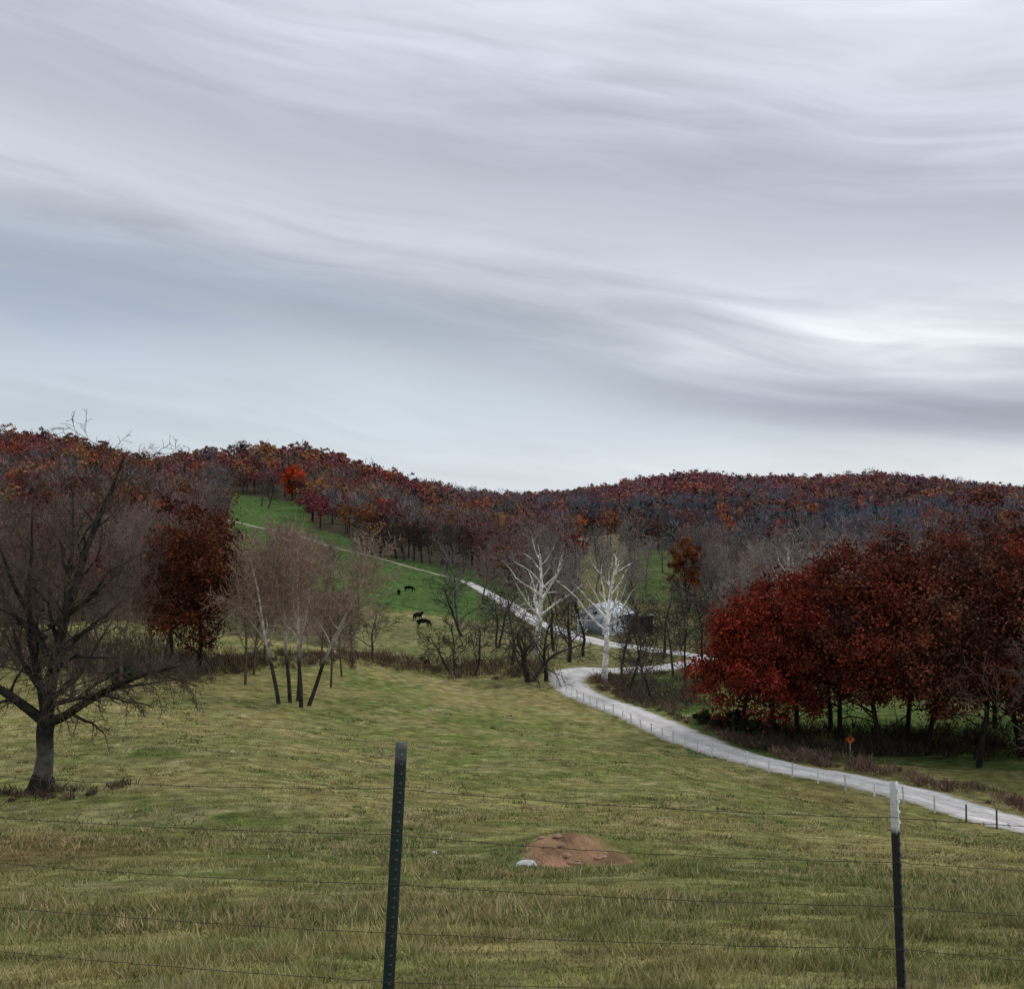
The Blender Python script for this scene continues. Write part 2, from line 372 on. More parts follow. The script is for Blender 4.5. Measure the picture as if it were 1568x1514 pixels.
# ------------------------------------------------------------------ barbed wire fence with T-posts
fence=empty('barbed_wire_fence',(0,6,h1(0,6)))
def par(o,p,inv): o.parent=p; o.matrix_parent_inverse=inv; return o
FI=Matrix.Translation((0,6,h1(0,6))).inverted()
def tpost(name,top,bot,w,dep,rot,colf):
    top=Vector(top);bot=Vector(bot); ax=(top-bot); L=ax.length; ax.normalize()
    sx=Vector((math.cos(rot),math.sin(rot),0)); sx=(sx-ax*sx.dot(ax)).normalized(); sy=ax.cross(sx)
    t=.007
    prof=[(-w/2,0),(w/2,0),(w/2,t),(t/2+.002,t),(t/2,t+dep),(-t/2,t+dep),(-t/2-.002,t),(-w/2,t)]
    V=[];F=[];C=[]; n=40
    for i in range(n+1):
        q=bot+ax*(L*i/n)
        for a,b in prof: V.append(q+sx*a+sy*b); C.append(colf(i/n))
    for i in range(n):
        for k in range(8): F.append((i*8+k,i*8+(k+1)%8,(i+1)*8+(k+1)%8,(i+1)*8+k))
    nb=n*8; F.append((nb+0,nb+1,nb+2,nb+7)); F.append((nb+3,nb+4,nb+5,nb+6))
    s=.08
    while s<L-.02:
        q=bot+ax*s; b0=len(V)
        for dz in (-.006,.006):
            for a,b in ((-.011,-.009),(.011,-.009),(.011,-.0005),(-.011,-.0005)): V.append(q+ax*dz+sx*a+sy*b); C.append(colf(s/L))
        F+= [(b0,b0+1,b0+2,b0+3),(b0+4,b0+5,b0+6,b0+7),(b0,b0+1,b0+5,b0+4),(b0+1,b0+2,b0+6,b0+5),(b0+2,b0+3,b0+7,b0+6),(b0+3,b0,b0+4,b0+7)]
        s+=.054
    return par(mesh_obj(name,[tuple(v) for v in V],F,C,M_paint),fence,FI)
green=lambda f:(.10,.105,.10) if f>.94 else (.022,.036,.033)
blk=lambda f:(.62,.62,.60) if f>.845 else (.022,.022,.024)
tpost('t_post',(-.623,6.2,-1.243),(-.715,6.2,-2.95),.066,.045,.25,green)
tpost('t_post_white_top',(1.962,5.6,-1.322),(2.02,5.6,-2.85),.036,.03,.9,blk)
tpost('t_post_a',(-3.32,6.85,-1.3),(-3.35,6.85,-3.1),.055,.04,.1,green)
tpost('t_post_b',(-6.1,7.5,-1.45),(-6.1,7.5,-3.3),.055,.04,.1,blk)
tpost('t_post_c',(4.65,5.05,-1.3),(4.65,5.05,-2.8),.055,.04,.1,green)
tpost('t_post_d',(7.4,4.5,-1.2),(7.4,4.5,-2.7),.055,.04,.1,blk)
wz=[(-1.494,-1.50),(-1.752,-1.726),(-2.03,-1.95),(-2.305,-2.165),(-2.58,-2.365)]
wires=[]; rng=random.Random(4)
wcol=(.07,.06,.053)
for zl,zr in wz:
    posts=[(-6.1,7.47,zl-.2),(-3.33,6.82,zl-.07),(-.64-(abs(zl)-1.24)*.055,6.17,zl),(1.972,5.58,zr),(4.65,5.02,zr+.02),(7.4,4.47,zr+.08)]
    for a,b in zip(posts[:-1],posts[1:]):
        pts=[];sag=rng.uniform(.008,.03)
        for i in range(49):
            f=i/48; pts.append(Vector((a[0]+(b[0]-a[0])*f,a[1]+(b[1]-a[1])*f,a[2]+(b[2]-a[2])*f-sag*4*f*(1-f)+rng.gauss(0,.0015))))
        wires.append((pts,[.0020]*49,[wcol]*49))
        s=.06
        while s<.98:
            q=Vector(a).lerp(Vector(b),s)+Vector((0,0,-sag*4*s*(1-s)))
            for _ in range(2):
                dv=Vector((rng.uniform(-.4,.4),rng.uniform(-1,1),rng.uniform(-1,1))).normalized()*.012
                wires.append(([q-dv,q+dv],[.0017,.0012],[wcol,wcol]))
            s+=.043
Vw,Fw,Cw=tube_arrays(wires,5); par(mesh_obj('barbed_wires',Vw,Fw,Cw,M_paint),fence,FI)

# ------------------------------------------------------------------ roadside fence
pth=catmull([P(.7,46.5),P(.466,64.8),P(.357,74.2),P(.2475,84),P(.185,92),P(.12,107),P(.078,120),P(.045,135)],40)
seglen=np.r_[0,np.cumsum(np.linalg.norm(np.diff(pth,axis=0),axis=1))]
rf=empty('roadside_fence',(20,84,h1(20,84))); RFI=Matrix.Translation((20,84,h1(20,84))).inverted()
polys=[]; tops=[]; rng=random.Random(8)
s=0
while s<seglen[-1]:
    x=float(np.interp(s,seglen,pth[:,0])); y=float(np.interp(s,seglen,pth[:,1])); z=h1(x,y)
    hgt=rng.uniform(1.0,1.25); lx=rng.gauss(0,.05)
    k=rng.uniform(.85,1.2); c=(.66*k,.66*k,.65*k) if rng.random()<.88 else (.1,.09,.08)
    polys.append(([Vector((x,y,z-.2)),Vector((x+lx/2,y,z+hgt/2)),Vector((x+lx,y,z+hgt)),Vector((x+lx,y,z+hgt+.015))],[.06,.058,.055,.004],[c]*4))
    tops.append((x+lx,y,z+hgt)); s+=2.6
Vp,Fp,Cp=tube_arrays(polys,8); par(mesh_obj('posts',Vp,Fp,Cp,M_wood),rf,RFI)
polys=[]
for dz in (.06,.35,.65,.9):
    polys.append(([Vector((a,b,c-dz)) for a,b,c in tops],[.012]*len(tops),[(.5,.5,.5)]*len(tops)))
Vp,Fp,Cp=tube_arrays(polys,4); par(mesh_obj('wires',Vp,Fp,Cp,M_wood),rf,RFI)

# ------------------------------------------------------------------ trees
def finish_tree(name,parts,base):
    e=empty(name,base)
    for cn,V,F,C,mat in parts:
        o=mesh_obj(cn,V,F,C,mat,smooth=(mat is not M_leaf)); o.parent=e
    return e
def leaf_cloud(rng,centers,crad,nper,size,cols,flat=.85,gauss=False):
    n=len(centers)*nper
    ci=np.repeat(np.arange(len(centers)),nper)
    d=rng.normal(0,1,(n,3))
    if gauss: rr=np.full(n,.55)
    else: d/=np.linalg.norm(d,axis=1,keepdims=True); rr=rng.rand(n)**.45
    p=centers[ci]+d*(rr*crad[ci])[:,None]*np.array([1,1,flat])
    a=rng.normal(0,1,(n,3)); a/=np.linalg.norm(a,axis=1,keepdims=True)
    b=np.cross(a,rng.normal(0,1,(n,3))); b/=np.linalg.norm(b,axis=1,keepdims=True)
    s=size*rng.uniform(.6,1.3,n)
    V=np.stack([p-a*s[:,None],p+b*(s*.6)[:,None],p+a*s[:,None],p-b*(s*.6)[:,None]],1)
    c=cols[ci]*rng.uniform(.6,1.4,(n,1)); 
    C=np.repeat(c[:,None,:],4,1)
    return V.reshape(-1,3),np.arange(4*n).reshape(-1,4),C.reshape(-1,3)

OAK=dict(nseg=[7,8,6,5,3],wig=[.10,.17,.2,.22,.25],up=[.03,.02,.0,-.01,.0],taper=[.5,.18,.3,.3,.4],rmin=.010,
         nch=[7,7,6,5],start=[.25,.2,.15,.1],ang=[(35,65),(28,62),(30,65),(30,70)],len=[.75,.55,.5,.5],fall=[.35,.4,.4,.3],rr=[.55,.5,.5,.6],col=bark((.06,.052,.046)))
def big_bare_oak():
    rng=random.Random(31); out=[]
    def col(q,r,g):
        k=g.uniform(.8,1.2)
        c=(.036,.032,.028) if r>.05 else (.095,.070,.054)
        return tuple(v*k for v in c)
    PR=dict(OAK); PR.update(col=col)
    tr=[Vector((0,0,-.4)),Vector((0,0,.1)),Vector((.03,0,.7)),Vector((.15,0,1.7)),Vector((.12,0,2.6)),Vector((.22,0,3.5))]
    dkc=(.034,.031,.028)
    tc=[dkc,dkc,(.115,.105,.095),(.095,.088,.08),dkc,dkc]
    out.append((tr,[.9,.56,.44,.37,.38,.40],tc))
    for a in range(7):
        an=a*.9; out.append(([Vector((math.cos(an)*.22,math.sin(an)*.22,.8)),Vector((math.cos(an)*.5,math.sin(an)*.5,.15)),Vector((math.cos(an)*1.0,math.sin(an)*1.0,-.25))],[.2,.18,.1],[dkc]*3))
    # (start, direction, length, radius, side branches)
    lims=[((.20,0,3.3),(.05,.05,1),12.6,.31,15),((.1,0,3.2),(-.85,-.1,.75),7.0,.25,9),((.2,0,3.1),(1,-.2,.62),7.8,.24,11),((.1,.1,3.4),(-.30,.3,1),10.0,.21,10),
          ((.3,0,4.6),(.35,.4,1),9.6,.18,11),((.3,-.1,5.2),(.5,-.4,.9),7.8,.16,10),((.2,0,6.2),(-.45,.2,1),7.5,.15,9),((.2,0,4.4),(-.9,.5,.5),6.0,.15,8),((.2,.1,3.9),(.7,-.9,.6),5.8,.15,9),((.1,.1,4),(.3,1,.6),5.8,.15,8),
          ((.3,0,7.5),(.8,.1,.6),5.0,.11,8),((.2,0,7.0),(-.8,-.2,.5),4.8,.11,8),((.25,0,3.9),(1,.3,.25),6.0,.13,9)]
    for p,d,L,r,nc in lims:
        PR2=dict(PR); PR2['nch']=[0,nc,8,7]; PR2['up']=[0,.03,.0,-.02,-.03]
        if d[2]<.8: PR2['up']=[0,.0,-.07,-.10,-.09]
        if L>8: PR2['up']=[0,.07,.05,.02,.0]
        PR2['wig']=[.1,.09,.22,.27,.3]; PR2['start']=[.2,.14,.12,.1]; PR2['len']=[.75,.42,.48,.46]
        grow(out,Vector(p),Vector(d).normalized(),L,r,1,PR2,rng)
    return split_sides(out,.07)
x,y=P(-.428,50)
V,F,C=big_bare_oak(); finish_tree('bare_oak_tree',[('trunk_and_branches',V,F,C,M_oakbark)],(x,y,h1(x,y)))

def simple_tree(seed,Ht,r0,col,levels=4,spread=1.0,up=.06,lean=(0,0),nch=(9,6,5),start=.3,rmin=.02,trunkfrac=.85,wig=.09,ang=(30,60),forks=0,rr0=.5):
    rng=random.Random(seed); out=[]
    PR=dict(nseg=[7,5,4,3][:levels],wig=[wig,.16,.2,.25],up=[up,up,up*.6,0],taper=[.25,.25,.3,.5],rmin=rmin,nch=list(nch),start=[start,.2,.15,.1],
            ang=[ang,(30,60),(25,60),(25,60)],len=[.5*spread,.55,.5,.5],fall=[.55,.4,.3,.3],rr=[rr0,.58,.6,.7],col=col)
    if forks:
        for k in range(forks):
            a=rng.uniform(0,6.28); d=Vector((lean[0]+.38*math.cos(a),lean[1]+.38*math.sin(a),1)).normalized()
            grow(out,Vector((.25*math.cos(a),.25*math.sin(a),-.3)),d,Ht*rng.uniform(.8,1)*trunkfrac,r0*rng.uniform(.6,.9),0,PR,rng)
    else:
        grow(out,Vector((0,0,-.3)),Vector((lean[0],lean[1],1)).normalized(),Ht*trunkfrac,r0,0,PR,rng)
    return out
def syc_col(white,twig,dark,zdark,thr=.045):
    def f(q,r,g):
        k=g.uniform(.75,1.2)
        if q.z<zdark: c=dark
        elif r<thr: c=twig
        else: c=white
        return tuple(v*k for v in c)
    return f
def put(name,out,x,y,thr=.09):
    V,F,C=split_sides(out,thr); return finish_tree(name,[('trunk_and_branches',V,F,C,M_bark)],(x,y,h1(x,y)))
pc=syc_col((.46,.40,.35),(.31,.215,.17),(.045,.038,.034),5.0,.048)
for k,(du,dd,ln,hh_) in enumerate([(-.016,0,(-.24,0),14.5),(-.006,1.5,(-.10,.1),15.5),(.004,-.5,(.10,0),15.5),(.010,1,(.20,.1),15),(.001,3,(.02,.2),15)]):
    x,y=P(-.196+du,100+dd); put('sycamore_tree',simple_tree(110+k,hh_,.21,pc,4,.85,.06,ln,(16,9,7),.36,.020,.97,.08,(22,50),0,.56),x,y)
wc=syc_col((.86,.83,.77),(.24,.20,.18),(.42,.39,.34),1.5,.05)
x,y=P(.084,143); put('sycamore_tree',simple_tree(217,18.0,.44,wc,4,1.05,.07,(0,0),(15,8,5),.34,.028,.92,.06,(32,58),0,.66),x,y)
x,y=P(.021,164); put('sycamore_tree',simple_tree(203,18.5,.50,wc,4,1.25,.06,(0,0),(15,8,5),.3,.028,.85,.08,(35,62),0,.66),x,y)
wc2=syc_col((.55,.52,.47),(.26,.22,.20),(.3,.27,.24),1.5,.045)
x,y=P(.30,172); put('sycamore_tree',simple_tree(204,19,.5,wc2,4,1.0,.06,(0,0),(12,6,4),.35,.035,.9,.06),x,y)
x,y=P(.255,182); put('sycamore_tree',simple_tree(205,18,.45,wc2,4,1.0,.06,(0,0),(12,6,4),.4,.035,.9,.06),x,y)
dk=bark((.042,.038,.035)); dk2=bark((.08,.066,.058))
smalls=[(-.127,145,8.8,.22,0),(-.053,142,8.8,.25,2),(-.034,143,8.5,.2,0),(.016,140,11,.48,3),(.031,141,10,.3,0),(.052,160,11,.35,0),(.118,126,13.5,.22,0),(.126,129,12,.18,0),(.108,131,11,.17,0),(.10,150,14,.2,0),
(.158,141,12,.2,0),(.172,150,13,.2,0),(.147,150,12,.2,0),(-.045,178,12,.25,0),(.06,205,14,.25,0),(-.228,395,13,.3,0),(-.222,390,11,.3,0),(-.105,286,13,.3,0),(-.098,284,12,.3,0),(-.09,285,13,.3,0),(-.082,284,12,.3,0),(-.074,284,13,.3,0),(-.065,284,13,.3,0),(-.12,288,12,.3,0),(.038,172,14,.3,0),(-.012,170,13,.3,2),(.138,165,13,.22,0),(.2,165,15,.25,0),(.215,158,14,.25,0),(.19,150,13,.2,0),(.0,152,11,.3,0),(.065,168,13,.28,0),
(-.135,292,12,.3,0),(-.112,282,13,.3,0),(-.055,282,14,.35,0),(-.045,276,13,.3,0),(-.06,272,12,.3,0)]
for k,(a,d,hh_,r_,fk) in enumerate(smalls):
    x,y=P(a,d); put('bare_tree',simple_tree(300+k,hh_,r_,dk if k%3 else dk2,4,1.15,.04,(random.Random(k).uniform(-.15,.15),0),(10,7,4),.25,.026,.8,.13,(35,65),fk),x,y)
for k,(a,d,hh_,r_) in enumerate([(.474,82,13,.2),(.53,80,11,.13),(-.40,92,15,.22),(-.375,104,16,.22),(-.45,110,15,.22),(-.335,112,15,.2),(-.355,98,12,.18),(-.425,120,17,.22),(-.47,95,15,.22),(-.315,122,14,.2),(-.50,100,15,.25),(-.243,112,12,.16),(-.235,122,13,.16),(-.165,118,11,.14),(-.155,128,10,.14),(-.225,130,13,.18),(-.145,138,9,.14),(-.175,134,11,.15)]):
    x,y=P(a,d); put('bare_tree',simple_tree(400+k,hh_,r_,bark((.125,.090,.072)),4,.9,.06,(0,0),(12,8,6),.25,.018,.9,.09,(25,50)),x,y)

def leafy(name,az,d,Ht,R,crown_lo,cols,seed,ncl=70,nper=150,size=.26,trunk_r=.3,lean=(0,0)):
    rs=RS(seed); x,y=P(az,d)
    out=simple_tree(seed,Ht*.85,trunk_r,bark((.03,.026,.023)),3,1.1,.05,(rs.uniform(-.1,.1),0),(14,6),.15,.025,.95,.09,(40,75))
    V,F,C=split_sides(out,.09)
    cz=(Ht+crown_lo)/2; hz=(Ht-crown_lo)/2
    dirs=rs.normal(0,1,(ncl,3)); dirs/=np.linalg.norm(dirs,axis=1,keepdims=True)
    rr=rs.uniform(.2,1.1,ncl)**.6
    lob=rs.normal(0,1,(8,3)); lob/=np.linalg.norm(lob,axis=1,keepdims=True)
    lo=np.max(dirs@lob.T,axis=1); rr=rr*(.76+.30*sstep(.55,.95,lo))
    cr=rs.uniform(.6,2.0,ncl)*R/6.5
    cen=dirs*rr[:,None]*np.array([R*.95,R*.95,hz*.93])
    cen[:,0:2]*=(1-.20*np.clip(cen[:,2:3]/hz,-.5,1))
    cen+=np.array([lean[0]*Ht*.5,0,cz])
    cc=np.array(cols)[rs.randint(0,len(cols),ncl)]*rs.uniform(.55,1.45,(ncl,1))
    LV,LF,LC=leaf_cloud(rs,cen,cr,nper,size,cc,.8,True)
    return finish_tree(name,[('trunk_and_limbs',V,F,C,M_bark),('foliage',LV,LF,LC,M_leaf)],(x,y,h1(x,y)))
red=[(.26,.038,.022),(.20,.034,.021),(.15,.031,.02)]
mar=[(.155,.036,.024),(.12,.034,.023),(.185,.042,.025),(.105,.040,.028)]
brn=[(.135,.046,.030),(.115,.041,.028),(.165,.05,.030),(.10,.05,.036)]
rus=[(.19,.065,.026),(.14,.055,.028),(.22,.07,.028)]
for k,(a,d,hh_,R,lo,cl,nc) in enumerate([
  (.208,107,13.5,4.8,1.6,red,85),(.238,102,16.0,5.8,2.0,red,110),(.262,106,17.3,6.0,2.3,red,110),(.300,103,19,6.5,2.8,mar,120),(.335,98,17.5,5.8,2.6,mar,110),
  (.378,99,21,6.5,3.0,mar,130),(.425,93,20.5,6.2,3.0,brn,120),(.465,98,22.5,6.5,2.8,brn,120),(.50,92,21,6.5,2.8,mar,100),(.36,110,21.5,6,3,mar,90),(.29,112,18,5.5,3,mar,90),(.44,112,24,6.5,3,brn,90),(.56,95,21,6.5,3,mar,90)]):
    leafy('red_oak_tree',a,d,hh_,R,lo,cl,500+k,int(nc*1.5),125,.165,.26)
ru=[(.13,.040,.021),(.15,.046,.022),(.095,.034,.02),(.08,.036,.024)]
leafy('rusty_oak_tree',-.284,116,18.4,6.0,2.8,ru,600,200,125,.17,.3)
leafy('rusty_oak_tree',-.310,124,15,4.5,3,[(.12,.042,.024),(.14,.05,.024)],601,110,110,.18,.25)
leafy('rusty_oak_tree',.161,225,16,4.4,2.5,rus,602,70,90,.24,.3)
leafy('orange_maple_tree',-.2,415,14,5,3,[(.45,.06,.02),(.33,.055,.02)],603,50,80,.35,.3)

# ------------------------------------------------------------------ distant forest
def proto_bare(seed):
    out=simple_tree(seed,13,.2,lambda q,r,g:((.55,)*3 if r>.07 else (1.15,)*3),3,.9,.06,(0,0),(16,10),.25,.035,.9,.08,(25,50))
    return tube_arrays(out,3)
def proto_sticks(seed,n=140):
    rs=RS(seed); V=[];C=[]
    w=.16
    tr=np.array([[-w,0,-.5],[w,0,-.5],[w*.4,0,8.5],[-w*.4,0,8.5]]); V+= [tr, tr[:,[1,0,2]]]; C+=[np.full((4,3),.5)]*2
    d=rs.normal(0,1,(n,3)); d/=np.linalg.norm(d,axis=1,keepdims=True)
    p=d*(rs.rand(n,1)**.4)*np.array([3.6,3.6,4.4])+np.array([0,0,8])
    dirv=d*.9+np.array([0,0,.7])+rs.normal(0,.3,(n,3)); dirv/=np.linalg.norm(dirv,axis=1,keepdims=True)
    L=rs.uniform(.7,1.5,n); sd=np.cross(dirv,rs.normal(0,1,(n,3))); sd/=np.linalg.norm(sd,axis=1,keepdims=True)
    w=rs.uniform(.06,.16,n)
    q=np.stack([p-sd*w[:,None],p+sd*w[:,None],p+dirv*L[:,None]+sd*w[:,None]*.5,p+dirv*L[:,None]-sd*w[:,None]*.5],1)
    V.append(q.reshape(-1,3)); C.append(np.repeat(rs.uniform(.75,1.3,(n,1)),4,0)*np.ones((1,3)))
    V=np.concatenate(V); return V,np.arange(len(V)).reshape(-1,4),np.concatenate(C)
def proto_leaf(seed,ncl,nper,size,conif=False):
    rs=RS(seed)
    d=rs.normal(0,1,(ncl,3)); d/=np.linalg.norm(d,axis=1,keepdims=True)
    if conif:
        zz=rs.rand(ncl)**1.3; an=rs.uniform(0,6.28,ncl); R=(1-zz)*2.6*rs.uniform(.5,1,ncl)
        cen=np.stack([np.cos(an)*R,np.sin(an)*R,1+zz*9.5],1); cr=rs.uniform(.5,.9,ncl)
    else:
        cen=d*(rs.rand(ncl,1)**.4)*np.array([3.7,3.7,3.7])+np.array([0,0,7.8]); cr=rs.uniform(.8,1.5,ncl)
    V,F,C=leaf_cloud(rs,cen,cr,nper,size,rs.uniform(.8,1.2,(ncl,1))*np.ones((1,3)))
    w=.2; tr=np.array([[-w,0,-.5],[w,0,-.5],[w*.4,0,8.5],[-w*.4,0,8.5]]); tr=np.concatenate([tr,tr[:,[1,0,2]]])
    V=np.concatenate([tr,V]); C=np.concatenate([np.full((8,3),.4),C]); F=np.arange(len(V)).reshape(-1,4)
    return V,F,C
def scatter(name,protos,m_,seed,mat,col,ss=1.0):
    x,y,s,sz=X_[m_],Yf[m_],S_[m_]*ss,SZ_[m_]; col=col[m_]
    if len(x)==0: return
    rs=RS(seed); z=H(x,y); pid=rs.randint(0,len(protos),len(x)); Vs=[];Fs=[];Cs=[];n0=0
    for k,(V,F,C) in enumerate(protos):
        m=np.where(pid==k)[0]
        if len(m)==0: continue
        a=rs.uniform(0,6.28,len(m)); ca=np.cos(a)[:,None]; sa=np.sin(a)[:,None]
        vx=(V[None,:,0]*ca-V[None,:,1]*sa)*s[m][:,None]+x[m][:,None]
        vy=(V[None,:,0]*sa+V[None,:,1]*ca)*s[m][:,None]+y[m][:,None]
        vz=V[None,:,2]*sz[m][:,None]+z[m][:,None]
        Vs.append(np.stack([vx,vy,vz],-1).reshape(-1,3))
        Fs.append((F[None]+(np.arange(len(m))*len(V))[:,None,None]+n0).reshape(-1,F.shape[1])); n0+=len(V)*len(m)
        Cs.append((C[None]*col[m][:,None,:]).reshape(-1,3))
    mesh_obj(name,np.concatenate(Vs),np.concatenate(Fs),np.concatenate(Cs),mat)
rs=RS(12)
xs=[];ys=[]
d=145.
while d<1080:
    sp=5.4+d*.006
    xx=np.arange(-.58*d,.58*d,sp); xs.append(xx+rs.uniform(-.45,.45,len(xx))*sp); ys.append(np.full(len(xx),d)+rs.uniform(-.45,.45,len(xx))*sp); d+=sp
x=np.concatenate(xs);y=np.concatenate(ys); m=rs.rand(len(x))<wood_density(x,y)
dm=np.min(np.hypot(x[:,None]-rp[None,::6,0],y[:,None]-rp[None,::6,1]),axis=1)
m&=(dm>5)&~inb(x/y,y,.062,.135,183,215)
x=x[m];y=y[m];u=x/y
keep=(y<np.interp(u,ra,[q[1] for q in RID])+70)|(rs.rand(len(x))<.15); x=x[keep];y=y[keep];u=x/y
X_=x;Yf=y;n=len(x)
n1=vnoise(x/38,y/50,41); n2=vnoise(x/16+3,y/26,42); n3=vnoise(x/70,y/90,43); rd=rs.rand(n)
pl=np.interp(u,[-.47,-.25,-.1,0,.1,.3,.47],[.88,.85,.66,.46,.75,.66,.76])*np.interp(y,[150,300,450,700],[.15,.45,.95,1.2])
pl=np.where((u<-.25)&(y<330),pl+.18,pl); pl=np.where(inb(u,y,-.27,-.14,150,215),.12,pl)
# the lower slope of the right-hand hill is darker, with cedars and bare grey timber
low=sstep(.02,.08,u)*(1-sstep(560,680,y)); pl=pl*(1-.58*low)
leaf=(rd<pl*(.3+1.4*n1))
con=(~leaf)&(((n3>.42)&(n2>.38)&(y>380)&(rs.rand(n)<.5))|((low>.5)&(y>360)&(n2>.3)&(rs.rand(n)<.35)))
bare=~leaf&~con
pal=np.array([[.33,.115,.048],[.24,.082,.050],[.40,.105,.038],[.24,.06,.058],[.20,.115,.08],[.31,.155,.062],[.21,.07,.068]])
ci=((n2*7+rs.uniform(0,3.2,n)).astype(int))%7; lc=pal[ci]*rs.uniform(.55,1.25,(n,1))
lc=np.where((y<330)[:,None],lc*.6,lc)
mag=sstep(.06,.13,u)*(1-sstep(.22,.30,u))*sstep(600,740,y)
lc=mixc(lc,[.33,.095,.115],mag*.75*rs.rand(n))
haze=np.clip((y-250)/1100,0,.6)  # aerial haze painted into the tree colours, growing with distance
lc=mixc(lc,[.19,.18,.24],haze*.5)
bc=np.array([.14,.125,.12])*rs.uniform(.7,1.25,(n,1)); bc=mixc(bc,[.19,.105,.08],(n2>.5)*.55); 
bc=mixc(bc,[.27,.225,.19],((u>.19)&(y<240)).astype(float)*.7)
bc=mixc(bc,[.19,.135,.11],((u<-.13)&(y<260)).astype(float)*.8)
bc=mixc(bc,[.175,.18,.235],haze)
bc=mixc(bc,[.10,.12,.15],low*(y>350)*.7)
dkp=((n3*.6+n1*.4)>.52)&(y>320)&(y<720); bc[dkp]*=.7
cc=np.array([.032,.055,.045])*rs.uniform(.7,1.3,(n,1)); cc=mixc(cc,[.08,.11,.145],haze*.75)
S_=rs.uniform(.8,1.35,n); SZ_=rs.uniform(.72,1.2,n)*np.where((u<-.13)&(u>-.3)&(y<215),.8,1)
nm=y<300; fm=y>480
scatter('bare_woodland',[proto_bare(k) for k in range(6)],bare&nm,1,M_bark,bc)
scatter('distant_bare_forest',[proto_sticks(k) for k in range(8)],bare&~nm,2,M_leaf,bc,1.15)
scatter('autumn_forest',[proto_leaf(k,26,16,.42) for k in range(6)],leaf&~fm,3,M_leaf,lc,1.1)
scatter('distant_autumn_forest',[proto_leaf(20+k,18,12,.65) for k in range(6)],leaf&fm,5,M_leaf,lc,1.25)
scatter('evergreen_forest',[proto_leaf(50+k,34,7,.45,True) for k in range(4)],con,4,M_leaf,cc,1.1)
print('forest',n,(bare&nm).sum(),(bare&~nm).sum(),(leaf&~fm).sum(),(leaf&fm).sum(),con.sum())

# ------------------------------------------------------------------ brush
def brush(name,xc,yc,hh,col,nst,seed):
    rs=RS(seed); n=len(xc)*nst; i=np.repeat(np.arange(len(xc)),nst)
    x=xc[i]+rs.normal(0,.5,n)*hh[i]; y=yc[i]+rs.normal(0,.5,n)*hh[i]; z=H(x,y)+rs.rand(n)*hh[i]*.5
    L=hh[i]*rs.uniform(.3,.9,n); dv=rs.normal(0,.5,(n,3)); dv[:,2]=np.abs(dv[:,2])+.6; dv/=np.linalg.norm(dv,axis=1,keepdims=True)
    sd=np.cross(dv,rs.normal(0,1,(n,3))); sd/=np.linalg.norm(sd,axis=1,keepdims=True); w=rs.uniform(.015,.045,n)[:,None]
    p=np.stack([x,y,z],1); q=np.stack([p-sd*w,p+sd*w,p+dv*L[:,None]+sd*w*.4,p+dv*L[:,None]-sd*w*.4],1)
    c=col[i]*rs.uniform(.6,1.3,(n,1)); mesh_obj(name,q.reshape(-1,3),np.arange(4*n).reshape(-1,4),np.repeat(c,4,0),M_grass)
rs=RS(61)
xa=rs.uniform(-.30,.045,320); ya=146+rs.normal(0,3.5,320)-np.clip(-xa-.13,0,1)*150; X1=xa*ya;Y1=ya
H1=rs.uniform(.25,1.1,320)*(1+.8*(vnoise(X1/6,Y1/6,3)>.6)); C1=np.array([.17,.12,.08])*rs.uniform(.6,1.2,(320,1))
k=rs.randint(0,len(rp)-1,1000); T=np.gradient(rp,axis=0); T/=np.linalg.norm(T,axis=1,keepdims=True); Nn=np.stack([T[:,1],-T[:,0]],1)
mk=rp[k,1]<150; k=k[mk]; off=rs.uniform(3.2,7.5,len(k)); pa=rp[k]+Nn[k]*off[:,None]
H2=rs.uniform(.25,.95,len(k)); C2=np.array([.20,.13,.095])*rs.uniform(.55,1.3,(len(k),1))
xb=rs.uniform(.2,.56,260); yb=rs.uniform(97,112,260); H3=rs.uniform(.5,1.7,260); C3=np.array([.07,.055,.04])*rs.uniform(.6,1.3,(260,1))
xc_=rs.uniform(-.52,-.27,260); yc_=rs.uniform(108,135,260); H4=rs.uniform(.6,2.2,260); C4=np.array([.13,.10,.08])*rs.uniform(.6,1.3,(260,1))
xd_=rs.uniform(.1,.19,130); yd_=rs.uniform(124,165,130); H5=rs.uniform(.6,1.8,130); C5=np.array([.13,.10,.08])*rs.uniform(.6,1.3,(130,1))
xe_=rs.uniform(-23,-17.5,20); ye_=rs.uniform(47,50.5,20); H6=rs.uniform(.15,.45,20); C6=np.array([.15,.11,.075])*rs.uniform(.6,1.3,(20,1))
XX=np.concatenate([X1,pa[:,0],xb*yb,xc_*yc_,xd_*yd_,xe_]);YY=np.concatenate([Y1,pa[:,1],yb,yc_,yd_,ye_])
HB=np.concatenate([H1,H2,H3,H4,H5,H6]); CB=np.concatenate([C1,C2,C3,C4,C5,C6])
dm=np.min(np.hypot(XX[:,None]-rp[None,::3,0],YY[:,None]-rp[None,::3,1]),axis=1); k=dm>3.0
brush('roadside_brush',XX[k],YY[k],HB[k],CB[k],55,62)
